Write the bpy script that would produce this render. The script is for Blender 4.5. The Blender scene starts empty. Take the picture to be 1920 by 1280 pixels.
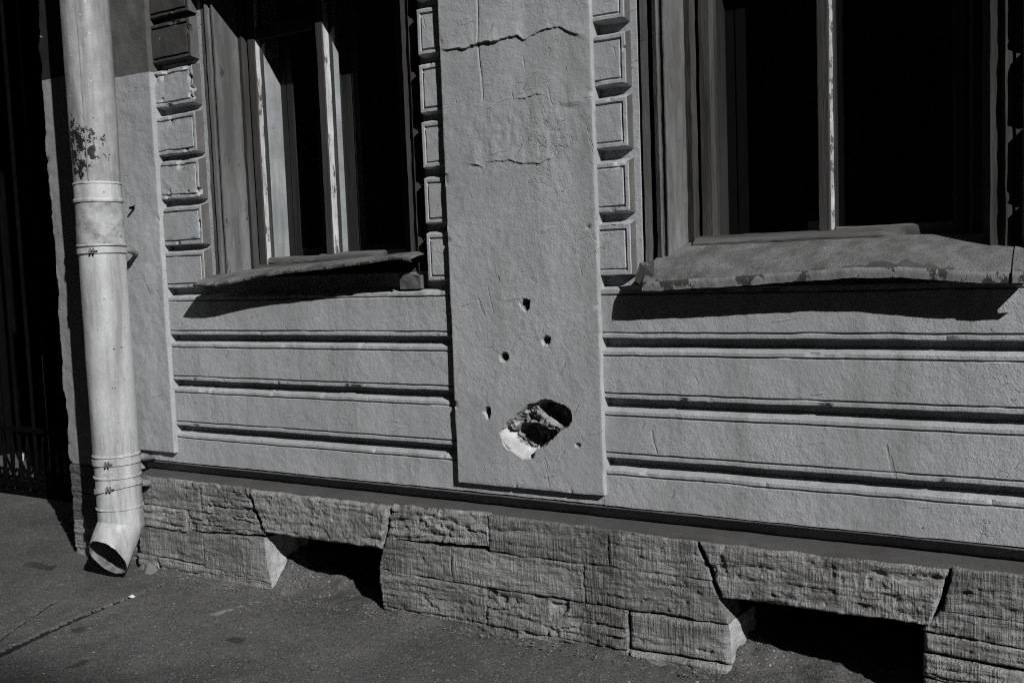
import bpy, math, random
import numpy as np
from mathutils import Vector, Matrix

# ------------------------------------------------------------------ camera, sky, sun, exposure
SC = bpy.context.scene
COL = SC.collection
CAM = Vector((0.0, -2.2, 0.0))                    # world: x along the facade, y into it, z up (0 = eye level)
GROUND = -0.985
cam_d = bpy.data.cameras.new('camera')
cam = bpy.data.objects.new('camera', cam_d)
COL.objects.link(cam)
right = Vector((0.86192143, 0.50563158, -0.03779107))
up = Vector((-0.00719235, 0.08671721, 0.996207))
fwd = Vector((-0.50699085, 0.85838036, -0.0783801))
M = Matrix.Identity(4)
for i in range(3):
    M[i][0] = right[i]; M[i][1] = up[i]; M[i][2] = -fwd[i]; M[i][3] = CAM[i]
cam.matrix_world = M
cam_d.sensor_width = 36.0
cam_d.lens = 34.59
cam_d.clip_start = 0.05
cam_d.clip_end = 600.0
SC.camera = cam

SUN = Vector((1.80, -1.0, 1.28)).normalized()     # towards the sun
elev = math.asin(SUN.z)
azim = math.atan2(SUN.x, SUN.y)                   # clockwise from +y
world = bpy.data.worlds.new('World')
SC.world = world
world.use_nodes = True
wn = world.node_tree.nodes; wl = world.node_tree.links
wn.clear()
sky = wn.new('ShaderNodeTexSky')
sky.sky_type = 'NISHITA'
sky.sun_disc = False
sky.sun_elevation = elev
sky.sun_rotation = azim
sky.air_density = 0.6
sky.dust_density = 0.3
bw = wn.new('ShaderNodeSeparateColor')            # black-and-white photograph taken through a red filter: a dark neutral sky
bg = wn.new('ShaderNodeBackground')
bg.inputs['Strength'].default_value = 0.05
wo = wn.new('ShaderNodeOutputWorld')
wl.new(sky.outputs['Color'], bw.inputs[0])
wl.new(bw.outputs[0], bg.inputs['Color'])
wl.new(bg.outputs[0], wo.inputs['Surface'])
sun_d = bpy.data.lights.new('sun', 'SUN')
sun_d.energy = 5.0
sun_d.angle = math.radians(0.5)
sun_d.color = (1.0, 0.995, 0.985)
sun = bpy.data.objects.new('sun', sun_d)
COL.objects.link(sun)
sun.location = (8, -6, 6)
sun.rotation_euler = (-SUN).to_track_quat('-Z', 'Y').to_euler()
SC.view_settings.view_transform = 'Standard'
SC.view_settings.look = 'None'
SC.view_settings.gamma = 1.0
SC.view_settings.use_curve_mapping = False
SC.view_settings.exposure = 0.0
SC.cycles.use_denoising = False                   # keep the fine relief crisp; what noise is left reads as film grain
SC.cycles.pixel_filter_type = 'BLACKMAN_HARRIS'
SC.cycles.filter_width = 1.15
SC.cycles.sample_clamp_indirect = 2.0

# ------------------------------------------------------------------ noise
def _hash(ix, iy, seed):
    h = (ix.astype(np.int64) * 374761393 + iy.astype(np.int64) * 668265263 + seed * 982451653) & 0x7fffffff
    h = ((h ^ (h >> 13)) * 1274126177) & 0x7fffffff
    h = h ^ (h >> 16)
    return (h & 0xffff) / 65535.0

def vn(x, y, seed=0):
    x = np.asarray(x, float); y = np.asarray(y, float)
    ix = np.floor(x); iy = np.floor(y)
    fx = x - ix; fy = y - iy
    fx = fx * fx * (3 - 2 * fx); fy = fy * fy * (3 - 2 * fy)
    a = _hash(ix, iy, seed); b = _hash(ix + 1, iy, seed)
    c = _hash(ix, iy + 1, seed); d = _hash(ix + 1, iy + 1, seed)
    return (a + (b - a) * fx) * (1 - fy) + (c + (d - c) * fx) * fy - 0.5

def fbm(x, y, octaves=4, seed=0):
    s = 0; a = 1.0
    for o in range(octaves):
        s = s + a * vn(np.asarray(x) * 2 ** o + 17.3 * o, np.asarray(y) * 2 ** o - 9.1 * o, seed + o)
        a *= 0.5
    return s

def sst(a, b, x):
    t = np.clip((x - a) / (b - a), 0, 1)
    return t * t * (3 - 2 * t)

# ------------------------------------------------------------------ materials
MATS = {}
def material(name, c1, c2, scale=8.0, rough=0.9, bumps=(), chisel=0.0, spots=None, flake=None, around=None, spec=0.2, stretch=(1, 1, 1),
             bands=None, grime=None, cracks=0.0, metallic=0.0, vary=0.0, patchy=0.35, scratch=0.0):
    """procedural material: mottled colour between c1 and c2, optional second colours, bump from noises (scale, metres)"""
    if name in MATS:
        return MATS[name]
    m = bpy.data.materials.new(name)
    m.use_nodes = True
    N = m.node_tree.nodes; L = m.node_tree.links
    N.clear()
    out = N.new('ShaderNodeOutputMaterial')
    p = N.new('ShaderNodeBsdfPrincipled')
    L.new(p.outputs[0], out.inputs[0])
    p.inputs['Roughness'].default_value = rough
    p.inputs['Specular IOR Level'].default_value = spec
    p.inputs['Metallic'].default_value = metallic
    g = N.new('ShaderNodeNewGeometry')
    mp = N.new('ShaderNodeMapping'); mp.inputs['Scale'].default_value = stretch
    L.new(g.outputs['Position'], mp.inputs['Vector'])
    def noise(sc, det=6.0, ro=0.6, vec=None):
        n = N.new('ShaderNodeTexNoise'); n.inputs['Scale'].default_value = sc
        n.inputs['Detail'].default_value = det; n.inputs['Roughness'].default_value = ro
        L.new(vec or mp.outputs[0], n.inputs['Vector'])
        return n.outputs['Fac']
    def ramp(src, a, b, ca=(0, 0, 0, 1), cb=(1, 1, 1, 1)):
        r = N.new('ShaderNodeValToRGB')
        r.color_ramp.elements[0].position = a; r.color_ramp.elements[0].color = ca
        r.color_ramp.elements[1].position = b; r.color_ramp.elements[1].color = cb
        L.new(src, r.inputs[0])
        return r.outputs[0]
    def mix(fac, a, b):
        x = N.new('ShaderNodeMix'); x.data_type = 'RGBA'
        if isinstance(fac, float): x.inputs[0].default_value = fac
        else: L.new(fac, x.inputs[0])
        for v, i in ((a, 6), (b, 7)):
            if isinstance(v, tuple): x.inputs[i].default_value = (*v, 1)
            else: L.new(v, x.inputs[i])
        return x.outputs[2]
    def math_(op, a, b=None):
        x = N.new('ShaderNodeMath'); x.operation = op
        for v, i in ((a, 0), (b, 1)):
            if v is None: continue
            if isinstance(v, (int, float)): x.inputs[i].default_value = v
            else: L.new(v, x.inputs[i])
        return x.outputs[0]
    col = mix(ramp(noise(scale), 0.32, 0.68), c1, c2)
    fine = noise(scale * 14, 4)
    col = mix(math_('MULTIPLY', ramp(fine, 0.45, 0.75), 0.35), col, tuple(v * 0.72 for v in c1))
    height = None
    def add_h(src, amp):
        nonlocal height
        s = math_('MULTIPLY', src, amp)
        height = s if height is None else math_('ADD', height, s)
    patch = ramp(noise(3.1, 3), 0.3, 0.7)               # relief is stronger in some places than in others
    for (sc, amp) in bumps:
        nz_ = noise(sc, 4, 0.6)
        if patchy and sc > 60:
            nz_ = math_('MULTIPLY', nz_, math_('ADD', math_('MULTIPLY', patch, 1 - patchy), patchy))
        add_h(nz_, amp)
    if bands:                                         # level-limited tone (old paint above a height): (z, colour)
        z0, c, soft = bands
        sp = N.new('ShaderNodeSeparateXYZ'); L.new(g.outputs['Position'], sp.inputs[0])
        zz = math_('ADD', sp.outputs['Z'], math_('MULTIPLY', math_('SUBTRACT', noise(12), 0.5), soft))
        f = ramp(zz, 0, 1)
        f = math_('GREATER_THAN', zz, z0)
        col = mix(f, col, mix(ramp(noise(9), 0.3, 0.7), c, tuple(v * 1.8 for v in c)))
    if grime:                                         # vertical run-off streaks of dirt
        c, sc, lo, hi, amt = grime
        mg = N.new('ShaderNodeMapping'); mg.inputs['Scale'].default_value = (1, 1, 0.12)
        L.new(g.outputs['Position'], mg.inputs['Vector'])
        col = mix(math_('MULTIPLY', ramp(noise(sc, 5, 0.65, mg.outputs[0]), lo, hi), amt), col, c)
    if chisel:                                        # vertical tooling marks
        mc = N.new('ShaderNodeMapping'); mc.inputs['Scale'].default_value = (1, 1, 0.06)
        L.new(g.outputs['Position'], mc.inputs['Vector'])
        n = noise(210, 2, 0.5, mc.outputs[0])
        msk = ramp(noise(11, 3), 0.36, 0.54)
        mul = math_('MULTIPLY', n, msk)
        add_h(mul, chisel)
        col = mix(math_('MULTIPLY', ramp(n, 0.5, 0.66), 0.35), col, tuple(min(1, v * 1.5) for v in c2))
    if scratch:                                       # short slanting scrapes and trowel marks
        for (ang, sc, lo, hi, d) in ((.6, 60, .685, .72, .0010), (-.25, 44, .70, .73, .0010), (1.35, 46, .68, .71, -.0009)):
            mr_ = N.new('ShaderNodeMapping'); mr_.vector_type = 'TEXTURE'; mr_.inputs['Rotation'].default_value = (0, ang, 0); mr_.inputs['Scale'].default_value = (1, 1, 6)
            L.new(g.outputs['Position'], mr_.inputs['Vector'])
            f = ramp(noise(sc, 3, .5, mr_.outputs[0]), lo, hi)
            add_h(f, -d * scratch)
            if d > 0: col = mix(math_('MULTIPLY', f, .12), col, tuple(v * .5 for v in c1))
    if cracks:
        vo = N.new('ShaderNodeTexVoronoi'); vo.feature = 'DISTANCE_TO_EDGE'; vo.inputs['Scale'].default_value = 5.5
        wob = N.new('ShaderNodeVectorMath'); wob.operation = 'ADD'
        nn = N.new('ShaderNodeTexNoise'); nn.inputs['Scale'].default_value = 9; nn.inputs['Detail'].default_value = 5
        L.new(mp.outputs[0], nn.inputs['Vector'])
        sc_ = N.new('ShaderNodeVectorMath'); sc_.operation = 'SCALE'; sc_.inputs['Scale'].default_value = 0.35
        L.new(nn.outputs['Color'], sc_.inputs[0])
        L.new(mp.outputs[0], wob.inputs[0]); L.new(sc_.outputs[0], wob.inputs[1])
        L.new(wob.outputs[0], vo.inputs['Vector'])
        line = ramp(vo.outputs['Distance'], 0.0, 0.012, (1, 1, 1, 1), (0, 0, 0, 1))
        line = math_('MULTIPLY', line, ramp(noise(2.3, 3), 0.60, 0.66))
        add_h(line, -cracks)
        col = mix(math_('MULTIPLY', line, 0.25), col, tuple(v * 0.3 for v in c1))
    if spots:                                         # mineral grains / flecks: list of (scale, size, colour, share)
        for (sc, size, c, share) in spots:
            vo = N.new('ShaderNodeTexVoronoi'); vo.inputs['Scale'].default_value = sc
            L.new(mp.outputs[0], vo.inputs['Vector'])
            s = math_('LESS_THAN', math_('ADD', vo.outputs['Distance'], math_('MULTIPLY', noise(sc * 2.5, 2), 0.22)), size + 0.11)
            sp = N.new('ShaderNodeSeparateColor'); L.new(vo.outputs['Color'], sp.inputs[0])
            pick = math_('LESS_THAN', sp.outputs[0], share)
            col = mix(math_('MULTIPLY', s, pick), col, c)
    if flake:                                         # paint flaking off: (colour under, scale, lo, hi, relief)
        c, sc, lo, hi, rel = flake
        nz = noise(sc, 8, 0.7)
        if around:                                    # only round one place: (centre, radius)
            ds = N.new('ShaderNodeVectorMath'); ds.operation = 'DISTANCE'; ds.inputs[1].default_value = around[0]
            L.new(g.outputs['Position'], ds.inputs[0])
            nz = math_('SUBTRACT', nz, math_('MULTIPLY', math_('MAXIMUM', math_('SUBTRACT', math_('DIVIDE', ds.outputs['Value'], around[1]), .6), 0), .25))
        f = ramp(nz, lo, hi)
        col = mix(f, col, c)
        add_h(f, -rel)
    if vary:                                          # each stone has its own tone
        oi = N.new('ShaderNodeObjectInfo')
        mr = N.new('ShaderNodeMapRange'); mr.inputs['To Min'].default_value = 1 - vary; mr.inputs['To Max'].default_value = 1 + vary
        L.new(oi.outputs['Random'], mr.inputs[0])
        vm = N.new('ShaderNodeVectorMath'); vm.operation = 'SCALE'
        L.new(col, vm.inputs[0]); L.new(mr.outputs[0], vm.inputs['Scale'])
        col = vm.outputs[0]
    L.new(col, p.inputs['Base Color'])
    if height is not None:
        b = N.new('ShaderNodeBump'); b.inputs['Strength'].default_value = 1.0; b.inputs['Distance'].default_value = 1.0
        L.new(height, b.inputs['Height'])
        L.new(b.outputs[0], p.inputs['Normal'])
    MATS[name] = m
    return m

def g(v, t=0.0):                                      # a grey, t > 0 cooler, t < 0 warmer
    return (v * (1 - t), v, v * (1 + t))

PLASTER_BUMP = ((22, 0.0020), (66, 0.0026), (190, 0.0014), (480, 0.0008))
PAINT = material('painted_plaster', g(.30, .022), g(.405, .03), 3.2, bumps=PLASTER_BUMP, cracks=0.0010, grime=(g(.2, .0), 11, .48, .70, .6), scratch=1.0, spots=[(26, .06, g(.11, -.01), .10)])
OLD_PAINT = material('plaster_with_old_paint', g(.285, .022), g(.375, .03), 3.6, bumps=PLASTER_BUMP, cracks=0.0012,
                     scratch=1.0, bands=(0.655, g(.06, -.01), .012), grime=(g(.2), 9, .5, .75, .5))
PIER_PAINT = material('chipped_pier_paint', g(.2, .02), g(.25, .02), 7, bumps=PLASTER_BUMP, bands=(0.70, g(.012), .01),
                      flake=(g(.5, .02), 22, .62, .66, .001))
BARE = material('broken_render', g(.09, -.01), g(.36, .005), 30, bumps=((60, .006), (240, .003)))
FRESH = material('fresh_white_plaster', g(.32, .005), g(.56, .01), 22, bumps=((60, .0012), (240, .0010)))
LUMPY = material('flaked_dark_render', g(.035, -.02), g(.06, -.02), 14, bumps=PLASTER_BUMP, flake=(g(.4, .02), 30, .66, .70, -.001))
CEMENT = material('dirty_cement', g(.075, -.015), g(.12, -.01), 11, bumps=((45, .003), (220, .0018)), grime=(g(.045), 12, .5, .7, .6))
LEDGE = material('smooth_cement_ledge', g(.055, -.015), g(.078, -.015), 6, bumps=((30, .002), (260, .0014)), spots=[(90, .10, g(.2), .06)])
SURROUND = material('weathered_window_surround', g(.075, -.01), g(.17, .01), 7, bumps=((50, .0016), (260, .0016)), stretch=(1, 1, .25),
                    grime=(g(.05, -.03), 20, .45, .62, .8), cracks=.0008, scratch=.8, flake=(g(.035, -.02), 30, .63, .66, .001))
STONE = material('limestone', g(.115, -.014), g(.275, -.002), 10, bumps=((26, .004), (110, .006), (420, .0022)), chisel=.0062,
                 grime=(g(.055, -.03), 9, .47, .66, .75), stretch=(.7, 1, 2.6), vary=.16)
LINTEL = material('limestone_lintel', g(.145, -.008), g(.25, -.003), 7, bumps=((22, .008), (90, .008), (420, .002)), chisel=.003, grime=(g(.08, -.02), 12, .5, .7, .5))
STONE_LIT = material('limestone_lit_end', g(.24, 0), g(.4, .01), 16, bumps=((40, .01), (160, .005)))  # paler ends: sunlight on the vent jambs put into the stone colour
BRICK = material('old_brick', g(.07, -.02), g(.12, -.02), 18, bumps=((60, .005), (260, .003)))
ASPHALT = material('asphalt', g(.074, -.014), g(.124, -.012), 3.5, rough=.88, bumps=((110, .005), (260, .0055), (600, .003)),
                   spots=[(150, .34, g(.024), .40), (130, .30, g(.22, -.01), .28), (62, .17, g(.34, 0), .08), (28, .09, g(.40, 0), .07)],
                   grime=(g(.045), 5, .5, .7, .5), spec=.25, patchy=.7)
STAIN = material('oil_stained_asphalt', g(.036, -.014), g(.06, -.012), 9, rough=.8, bumps=((110, .005), (260, .0055), (600, .003)), spots=[(160, .24, g(.09), .2)], patchy=.7)
TAR = material('tar', g(.009), g(.016), 20, rough=.7, bumps=((150, .002),))
SMEAR = material('dried_paint_smear', g(.10), g(.26), 40, bumps=((200, .0015),))
PIPE = material('painted_pipe', g(.34, .012), g(.46, .018), 7, rough=.5, spec=.35, bumps=((14, .0026), (90, .0009), (300, .0005)),
                grime=(g(.17, -.01), 20, .44, .64, .8), flake=(g(.10, -.02), 34, .655, .675, .0008), spots=[(26, .08, g(.50, .02), .14), (30, .06, g(.1, -.02), .14)], scratch=.8)
PIPE_FLAKED = material('peeling_painted_pipe', g(.23, .0), g(.34, .015), 22, rough=.5, spec=.35, bumps=((14, .002), (120, .0012)),
                       flake=(g(.012, -.02), 44, .455, .475, .0010), around=((-2.775, -.186, .405), .100), spots=[(60, .22, g(.38, .02), .12)], grime=(g(.11, -.01), 22, .44, .64, .75), scratch=.8)
PIPE_WORN = material('worn_painted_pipe', g(.17, .0), g(.40, .02), 24, rough=.55, spec=.3, bumps=((40, .002), (160, .001)),
                     flake=(g(.14), 40, .6, .64, .0005))
PIPE_IN = material('pipe_inside', g(.05), g(.24), 20, rough=.6, bumps=((60, .002),))
STEEL = material('old_painted_steel', g(.12), g(.24, .01), 30, rough=.5, bumps=((120, .001),))
LUG = material('rusty_painted_steel', g(.07, -.02), g(.2), 60, rough=.7, bumps=((160, .001),))
DARK_IRON = material('black_iron', g(.0018), g(.004), 20, spec=.02, rough=.9, bumps=((90, .001),))
WOOD = material('weathered_wood', g(.022, -.04), g(.060, -.03), 30, bumps=((60, .002), (240, .0012)), stretch=(1, 1, .08), spec=.15)
WOOD_RAIL = material('weathered_wood_rail', g(.05, -.03), g(.12, -.02), 30, bumps=((60, .002), (240, .0012)), stretch=(.08, 1, 1), spec=.15)
WORN_WHITE = material('worn_white_paint', g(.2, .0), g(.42, .015), 30, bumps=((50, .0015), (260, .001)), flake=(g(.07, -.02), 36, .54, .58, .0008))
WHITE = material('flaking_white_paint', g(.22, .01), g(.5, .015), 46, bumps=((50, .002), (260, .0012)), stretch=(1, 1, .22), flake=(g(.06, -.02), 60, .57, .61, .0010))
WHITE_SMOOTH = material('white_gloss_paint', g(.42, .01), g(.66, .015), 9, rough=.5, bumps=((20, .0008),), flake=(g(.1), 40, .66, .68, .0006), grime=(g(.25), 18, .45, .65, .6))
ZINC = material('dull_zinc_sheet', g(.085, -.01), g(.20, .005), 15, rough=.6, spec=.3, bumps=((9, .005), (60, .0016), (240, .0022), (600, .0008)),
                grime=(g(.06, -.02), 14, .46, .70, .6), spots=[(150, .3, g(.07), .3)], flake=(g(.26, .01), 18, .60, .70, -.0003))
ZINC_BARE = material('bare_sheet_edge', g(.045, -.02), g(.085, -.02), 22, rough=.6, bumps=((60, .001),))
ZINC_PALE = material('pale_sheet_edge', g(.14), g(.30, .01), 26, rough=.6, bumps=((60, .0015), (300, .001)), flake=(g(.05, -.02), 13, .50, .52, .0004), stretch=(1, 1, .5))
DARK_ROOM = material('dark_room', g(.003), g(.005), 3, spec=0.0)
CURTAIN = material('dark_curtain', g(.0025, -.03), g(.0045, -.03), 6)
DARKFACADE = material('sky_block_facade', g(.035), g(.05), 2, bumps=((20, .003),))
PAPER = material('crumpled_paper', g(.42, .01), g(.6, .01), 40, bumps=((80, .002),))
CHIP = material('chipped_limestone', g(.10), g(.18), 40, bumps=((80, .004),))

def glass_material():
    m = bpy.data.materials.new('window_glass'); m.use_nodes = True
    N = m.node_tree.nodes; L = m.node_tree.links; N.clear()
    out = N.new('ShaderNodeOutputMaterial'); tr = N.new('ShaderNodeBsdfTransparent'); gl = N.new('ShaderNodeBsdfGlossy')
    lw = N.new('ShaderNodeLayerWeight'); lw.inputs['Blend'].default_value = .5
    pw = N.new('ShaderNodeMath'); pw.operation = 'POWER'; pw.inputs[1].default_value = 5.0
    ma = N.new('ShaderNodeMath'); ma.operation = 'MULTIPLY_ADD'; ma.inputs[1].default_value = .8; ma.inputs[2].default_value = .025
    mx = N.new('ShaderNodeMixShader')
    tr.inputs['Color'].default_value = (.88, .89, .89, 1)
    gl.inputs['Roughness'].default_value = .02
    L.new(lw.outputs['Facing'], pw.inputs[0]); L.new(pw.outputs[0], ma.inputs[0])
    L.new(ma.outputs[0], mx.inputs[0]); L.new(tr.outputs[0], mx.inputs[1]); L.new(gl.outputs[0], mx.inputs[2])
    L.new(mx.outputs[0], out.inputs[0])
    return m
GLASS = glass_material()

# ------------------------------------------------------------------ mesh helpers
class MB:
    """collects vertices and faces for ONE mesh"""
    def __init__(s):
        s.v = []; s.f = []; s.mi = []; s.n = 0
    def add(s, verts, faces, mi=0):
        verts = np.asarray(verts, float).reshape(-1, 3)
        faces = np.asarray(faces, int)
        s.v.append(verts); s.f.append(faces + s.n); s.n += len(verts)
        s.mi.append(np.full(len(faces), mi) if np.isscalar(mi) else np.asarray(mi))
        return s
    def grid(s, P, mi=0, close_u=False):
        nu, nv = P.shape[:2]
        I = np.arange(nu * nv).reshape(nu, nv)
        if close_u: I = np.vstack([I, I[:1]])
        F = np.stack([I[:-1, :-1], I[1:, :-1], I[1:, 1:], I[:-1, 1:]], -1).reshape(-1, 4)
        return s.add(P.reshape(-1, 3), F, mi)
    def box(s, x0, x1, y0, y1, z0, z1, mi=0):
        P = [(x0, y0, z0), (x1, y0, z0), (x1, y1, z0), (x0, y1, z0), (x0, y0, z1), (x1, y0, z1), (x1, y1, z1), (x0, y1, z1)]
        F = [(0, 1, 5, 4), (1, 2, 6, 5), (2, 3, 7, 6), (3, 0, 4, 7), (4, 5, 6, 7), (3, 2, 1, 0)]
        return s.add(P, F, mi)
    def prism_z(s, prof, z0, z1, nz=1, wob=0.0, seed=0, mi=0, closed=False):
        """profile of (x, y) points run up from z0 to z1"""
        prof = np.array(prof, float)
        zs = np.linspace(z0, z1, nz + 1)
        P = np.zeros((len(prof), nz + 1, 3))
        P[:, :, 0] = prof[:, None, 0]; P[:, :, 1] = prof[:, None, 1]; P[:, :, 2] = zs
        if wob:
            P[:, :, 0] += wob * fbm(zs[None] * 25 + 0 * prof[:, :1], prof[:, :1] * 60 + 0 * zs[None], 3, seed)
            P[:, :, 1] += wob * fbm(zs[None] * 25 + 7, prof[:, :1] * 60 + 3 + 0 * zs[None], 3, seed + 9)
        return s.grid(P, mi, close_u=closed)
    def tube(s, pts, rad, seg=10, mi=0, caps=True):
        pts = [Vector(p) for p in pts]
        rad = [rad] * len(pts) if np.isscalar(rad) else rad
        rings = []
        nrm = None
        for i, p in enumerate(pts):
            t = (pts[min(i + 1, len(pts) - 1)] - pts[max(i - 1, 0)]).normalized()
            if nrm is None:
                nrm = t.orthogonal().normalized()
            nrm = (nrm - t * nrm.dot(t)).normalized()
            b = t.cross(nrm)
            rings.append([tuple(p + (nrm * math.cos(a) + b * math.sin(a)) * rad[i]) for a in np.linspace(0, 2 * math.pi, seg, endpoint=False)])
        P = np.array(rings).transpose(1, 0, 2)
        s.grid(P, mi, close_u=True)
        if caps:
            for r in (rings[0], rings[-1]):
                c = np.mean(r, 0)
                V = np.vstack([r, c[None]]); k = len(r)
                s.add(V, [(i, (i + 1) % k, k, k) for i in range(k)], mi)
        return s
    def build(s, name, mats, parent=None, smooth=None, kind=None, label=None):
        me = bpy.data.meshes.new(name)
        V = np.concatenate(s.v); F = np.concatenate(s.f); MI = np.concatenate(s.mi)
        tri = F[:, 2] == F[:, 3]
        lens = np.where(tri, 3, 4)
        loops = F.ravel()
        keep = np.ones(len(loops), bool); keep[3::4] = ~tri
        loops = loops[keep]
        me.vertices.add(len(V)); me.vertices.foreach_set('co', V.astype(np.float32).ravel())
        me.loops.add(len(loops)); me.loops.foreach_set('vertex_index', loops.astype(np.int32))
        me.polygons.add(len(F))
        st = np.concatenate([[0], np.cumsum(lens)[:-1]])
        me.polygons.foreach_set('loop_start', st.astype(np.int32))
        me.polygons.foreach_set('material_index', MI.astype(np.int32))
        me.polygons.foreach_set('use_smooth', np.full(len(F), smooth is not None, bool))
        me.update(calc_edges=True)
        me.validate()
        for m in (mats if isinstance(mats, (list, tuple)) else [mats]):
            me.materials.append(m)
        if smooth is not None and smooth < 180:
            me.set_sharp_from_angle(angle=math.radians(smooth))
        o = bpy.data.objects.new(name, me)
        COL.objects.link(o)
        if parent is not None:
            o.parent = parent
            o.location = -BASE.get(parent.name, Vector((0, 0, 0)))
        if kind: o['kind'] = kind
        if label: o['label'] = label
        return o

BASE = {}
def thing(name, loc, label, cat, group=None):
    o = bpy.data.objects.new(name, None)
    COL.objects.link(o)
    o.location = loc
    o.empty_display_size = .2
    BASE[o.name] = Vector(loc)
    o['label'] = label; o['category'] = cat
    if group: o['group'] = group
    return o

def ticks(a, b, step, fa=(), fb=()):
    """coordinates from a to b every `step`, with exact feature offsets from each end"""
    c = set(np.round(np.linspace(a, b, max(2, int((b - a) / step) + 1)), 5))
    feats = [a + f for f in fa] + [b - f for f in fb]
    c = [v for v in c if all(abs(v - q) > step * .35 for q in feats)] + feats
    return np.array(sorted(set(np.round(c, 5))))

# ------------------------------------------------------------------ ground
pav = MB()
def ground_h(x, y):
    return GROUND + .006 * fbm(x * 2.2, y * 2.2, 4, 5) + .0022 * fbm(x * 40, y * 40, 2, 8)
gx = np.concatenate([np.arange(-4.9, -2.9, .01), np.arange(-2.9, -2.1, .0042), np.arange(-2.1, .301, .008)]); gy = np.arange(-1.0, .26, .0052)
X, Y = np.meshgrid(gx, gy, indexing='ij')
Z = ground_h(X, Y)
for xj in (-2.17, -.715):                              # rubble rising against the left jamb of each vent
    Z += ((.072 if xj < -1 else .045) + .03 * fbm(X * 20, Y * 20, 3, 9)) * sst(-.045, .055, Y) * np.exp(-np.maximum(X - xj, 0) / .085) * sst(xj - .05, xj - .01, X) * (X < xj + .5)
    Z += .022 * sst(.0, .10, Y) * (X > xj) * (X < xj + .43)
Z += .020 * sst(-.085, -.03, Y) * np.clip(.5 + 1.1 * fbm(X * 12, Y * 12, 4, 3), .1, 1.2) * (X > -2.76)   # fillet of dirt along the wall
def seg_dist(X, Y, pts):
    best = np.full(X.shape, 9.0); tt = np.zeros(X.shape)
    tot = 0
    for (a, b) in zip(pts[:-1], pts[1:]):
        a = np.array(a); b = np.array(b); d = b - a; l = np.hypot(*d)
        t = np.clip(((X - a[0]) * d[0] + (Y - a[1]) * d[1]) / l ** 2, 0, 1)
        q = np.hypot(X - a[0] - t * d[0], Y - a[1] - t * d[1])
        m = q < best
        best = np.where(m, q, best); tt = np.where(m, tot + t * l, tt)
        tot += l
    return best, tt
crack, ct = seg_dist(X, Y, [(-2.49, -.80), (-2.512, -.68), (-2.535, -.565), (-2.553, -.43), (-2.560, -.26), (-2.566, -.11)])
crack = crack + .004 * fbm(X * 45, Y * 45, 3, 21)
wid = .0190 - .0125 * ct / .7
Z -= .008 * (1 - sst(wid * .6, wid * 1.2, crack))
crack2, c2t = seg_dist(X, Y, [(-2.56, -.74), (-2.66, -.55), (-2.74, -.40), (-2.78, -.28)])
crack2 = crack2 + .007 * fbm(X * 40, Y * 40, 3, 25)
Z -= .005 * (1 - sst(.002, .006, crack2))
sm, st_ = seg_dist(X, Y, [(-2.206, -.245), (-2.197, -.187), (-2.16, -.111)])
sm = np.abs(sm - .006) + .016 * fbm(X * 50, Y * 50, 4, 31)
sm2, _ = seg_dist(X, Y, [(-2.80, -.16), (-2.66, -.2)])
sm2 = sm2 + .035 * fbm(X * 26, Y * 50, 3, 35)
cell = lambda A: A[:-1, :-1]
mi = np.zeros(cell(X).shape, int)
mi[cell(sm) < .0045] = 2
mi[cell(sm2) < .0] = 2
for (ex, ey, rx, ry) in ((-3.2, -.16, .11, .03), (-2.47, -.50, .03, .022), (-2.0, -.36, .05, .03), (-1.3, -.45, .035, .03), (-2.25, -.66, .02, .03)):
    q = np.hypot((X - ex) / rx, (Y - ey) / ry) + .9 * fbm(X * 30, Y * 30, 3, int(1000 + ex * 100))
    mi[cell(q) < .8] = 3
mi[cell(crack) < cell(wid)] = 1
mi[cell(crack2) < .0045] = 1
pav.grid(np.stack([X, Y, Z], -1), mi.ravel())
x0, x1, y0, y1 = gx[0], gx[-1], gy[0], gy[-1]
zf = GROUND
def flat(a, b, c, d): pav.add([(a, c, zf), (b, c, zf), (b, d, zf), (a, d, zf)], [(0, 1, 2, 3)])
flat(-40, x0, -3.2, 6); flat(x1, 45, -3.2, y1); flat(x0, x1, -3.2, y0); flat(x0, x1, y1, 6); flat(x1, 45, y1, 6)
pavement = pav.build('pavement', [ASPHALT, TAR, SMEAR, STAIN], smooth=180, kind='structure')
kerb = MB()
kx = -40.0
while kx < 45:
    kerb.box(kx, kx + .99, -3.42, -3.2, GROUND - .3, GROUND + .006)
    kx += 1.0
kerb.build('kerb', STONE, kind='structure')
road = MB(); road.add([(-300, -300, GROUND - .13), (300, -300, GROUND - .13), (300, -3.3, GROUND - .13), (-300, -3.3, GROUND - .13)], [(0, 1, 2, 3)])
road.add([(-300, 5.9, GROUND - .13), (300, 5.9, GROUND - .13), (300, 300, GROUND - .13), (-300, 300, GROUND - .13)], [(0, 1, 2, 3)])
road.build('road', ASPHALT, kind='structure')

# ------------------------------------------------------------------ the building
bld = thing('building', (-1.6, 0.0, GROUND), 'old rendered building with grooved plaster bands, two basement windows and a rough limestone plinth', 'building')
DEPTH = .032        # depth of the grooves between the plaster bands

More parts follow.
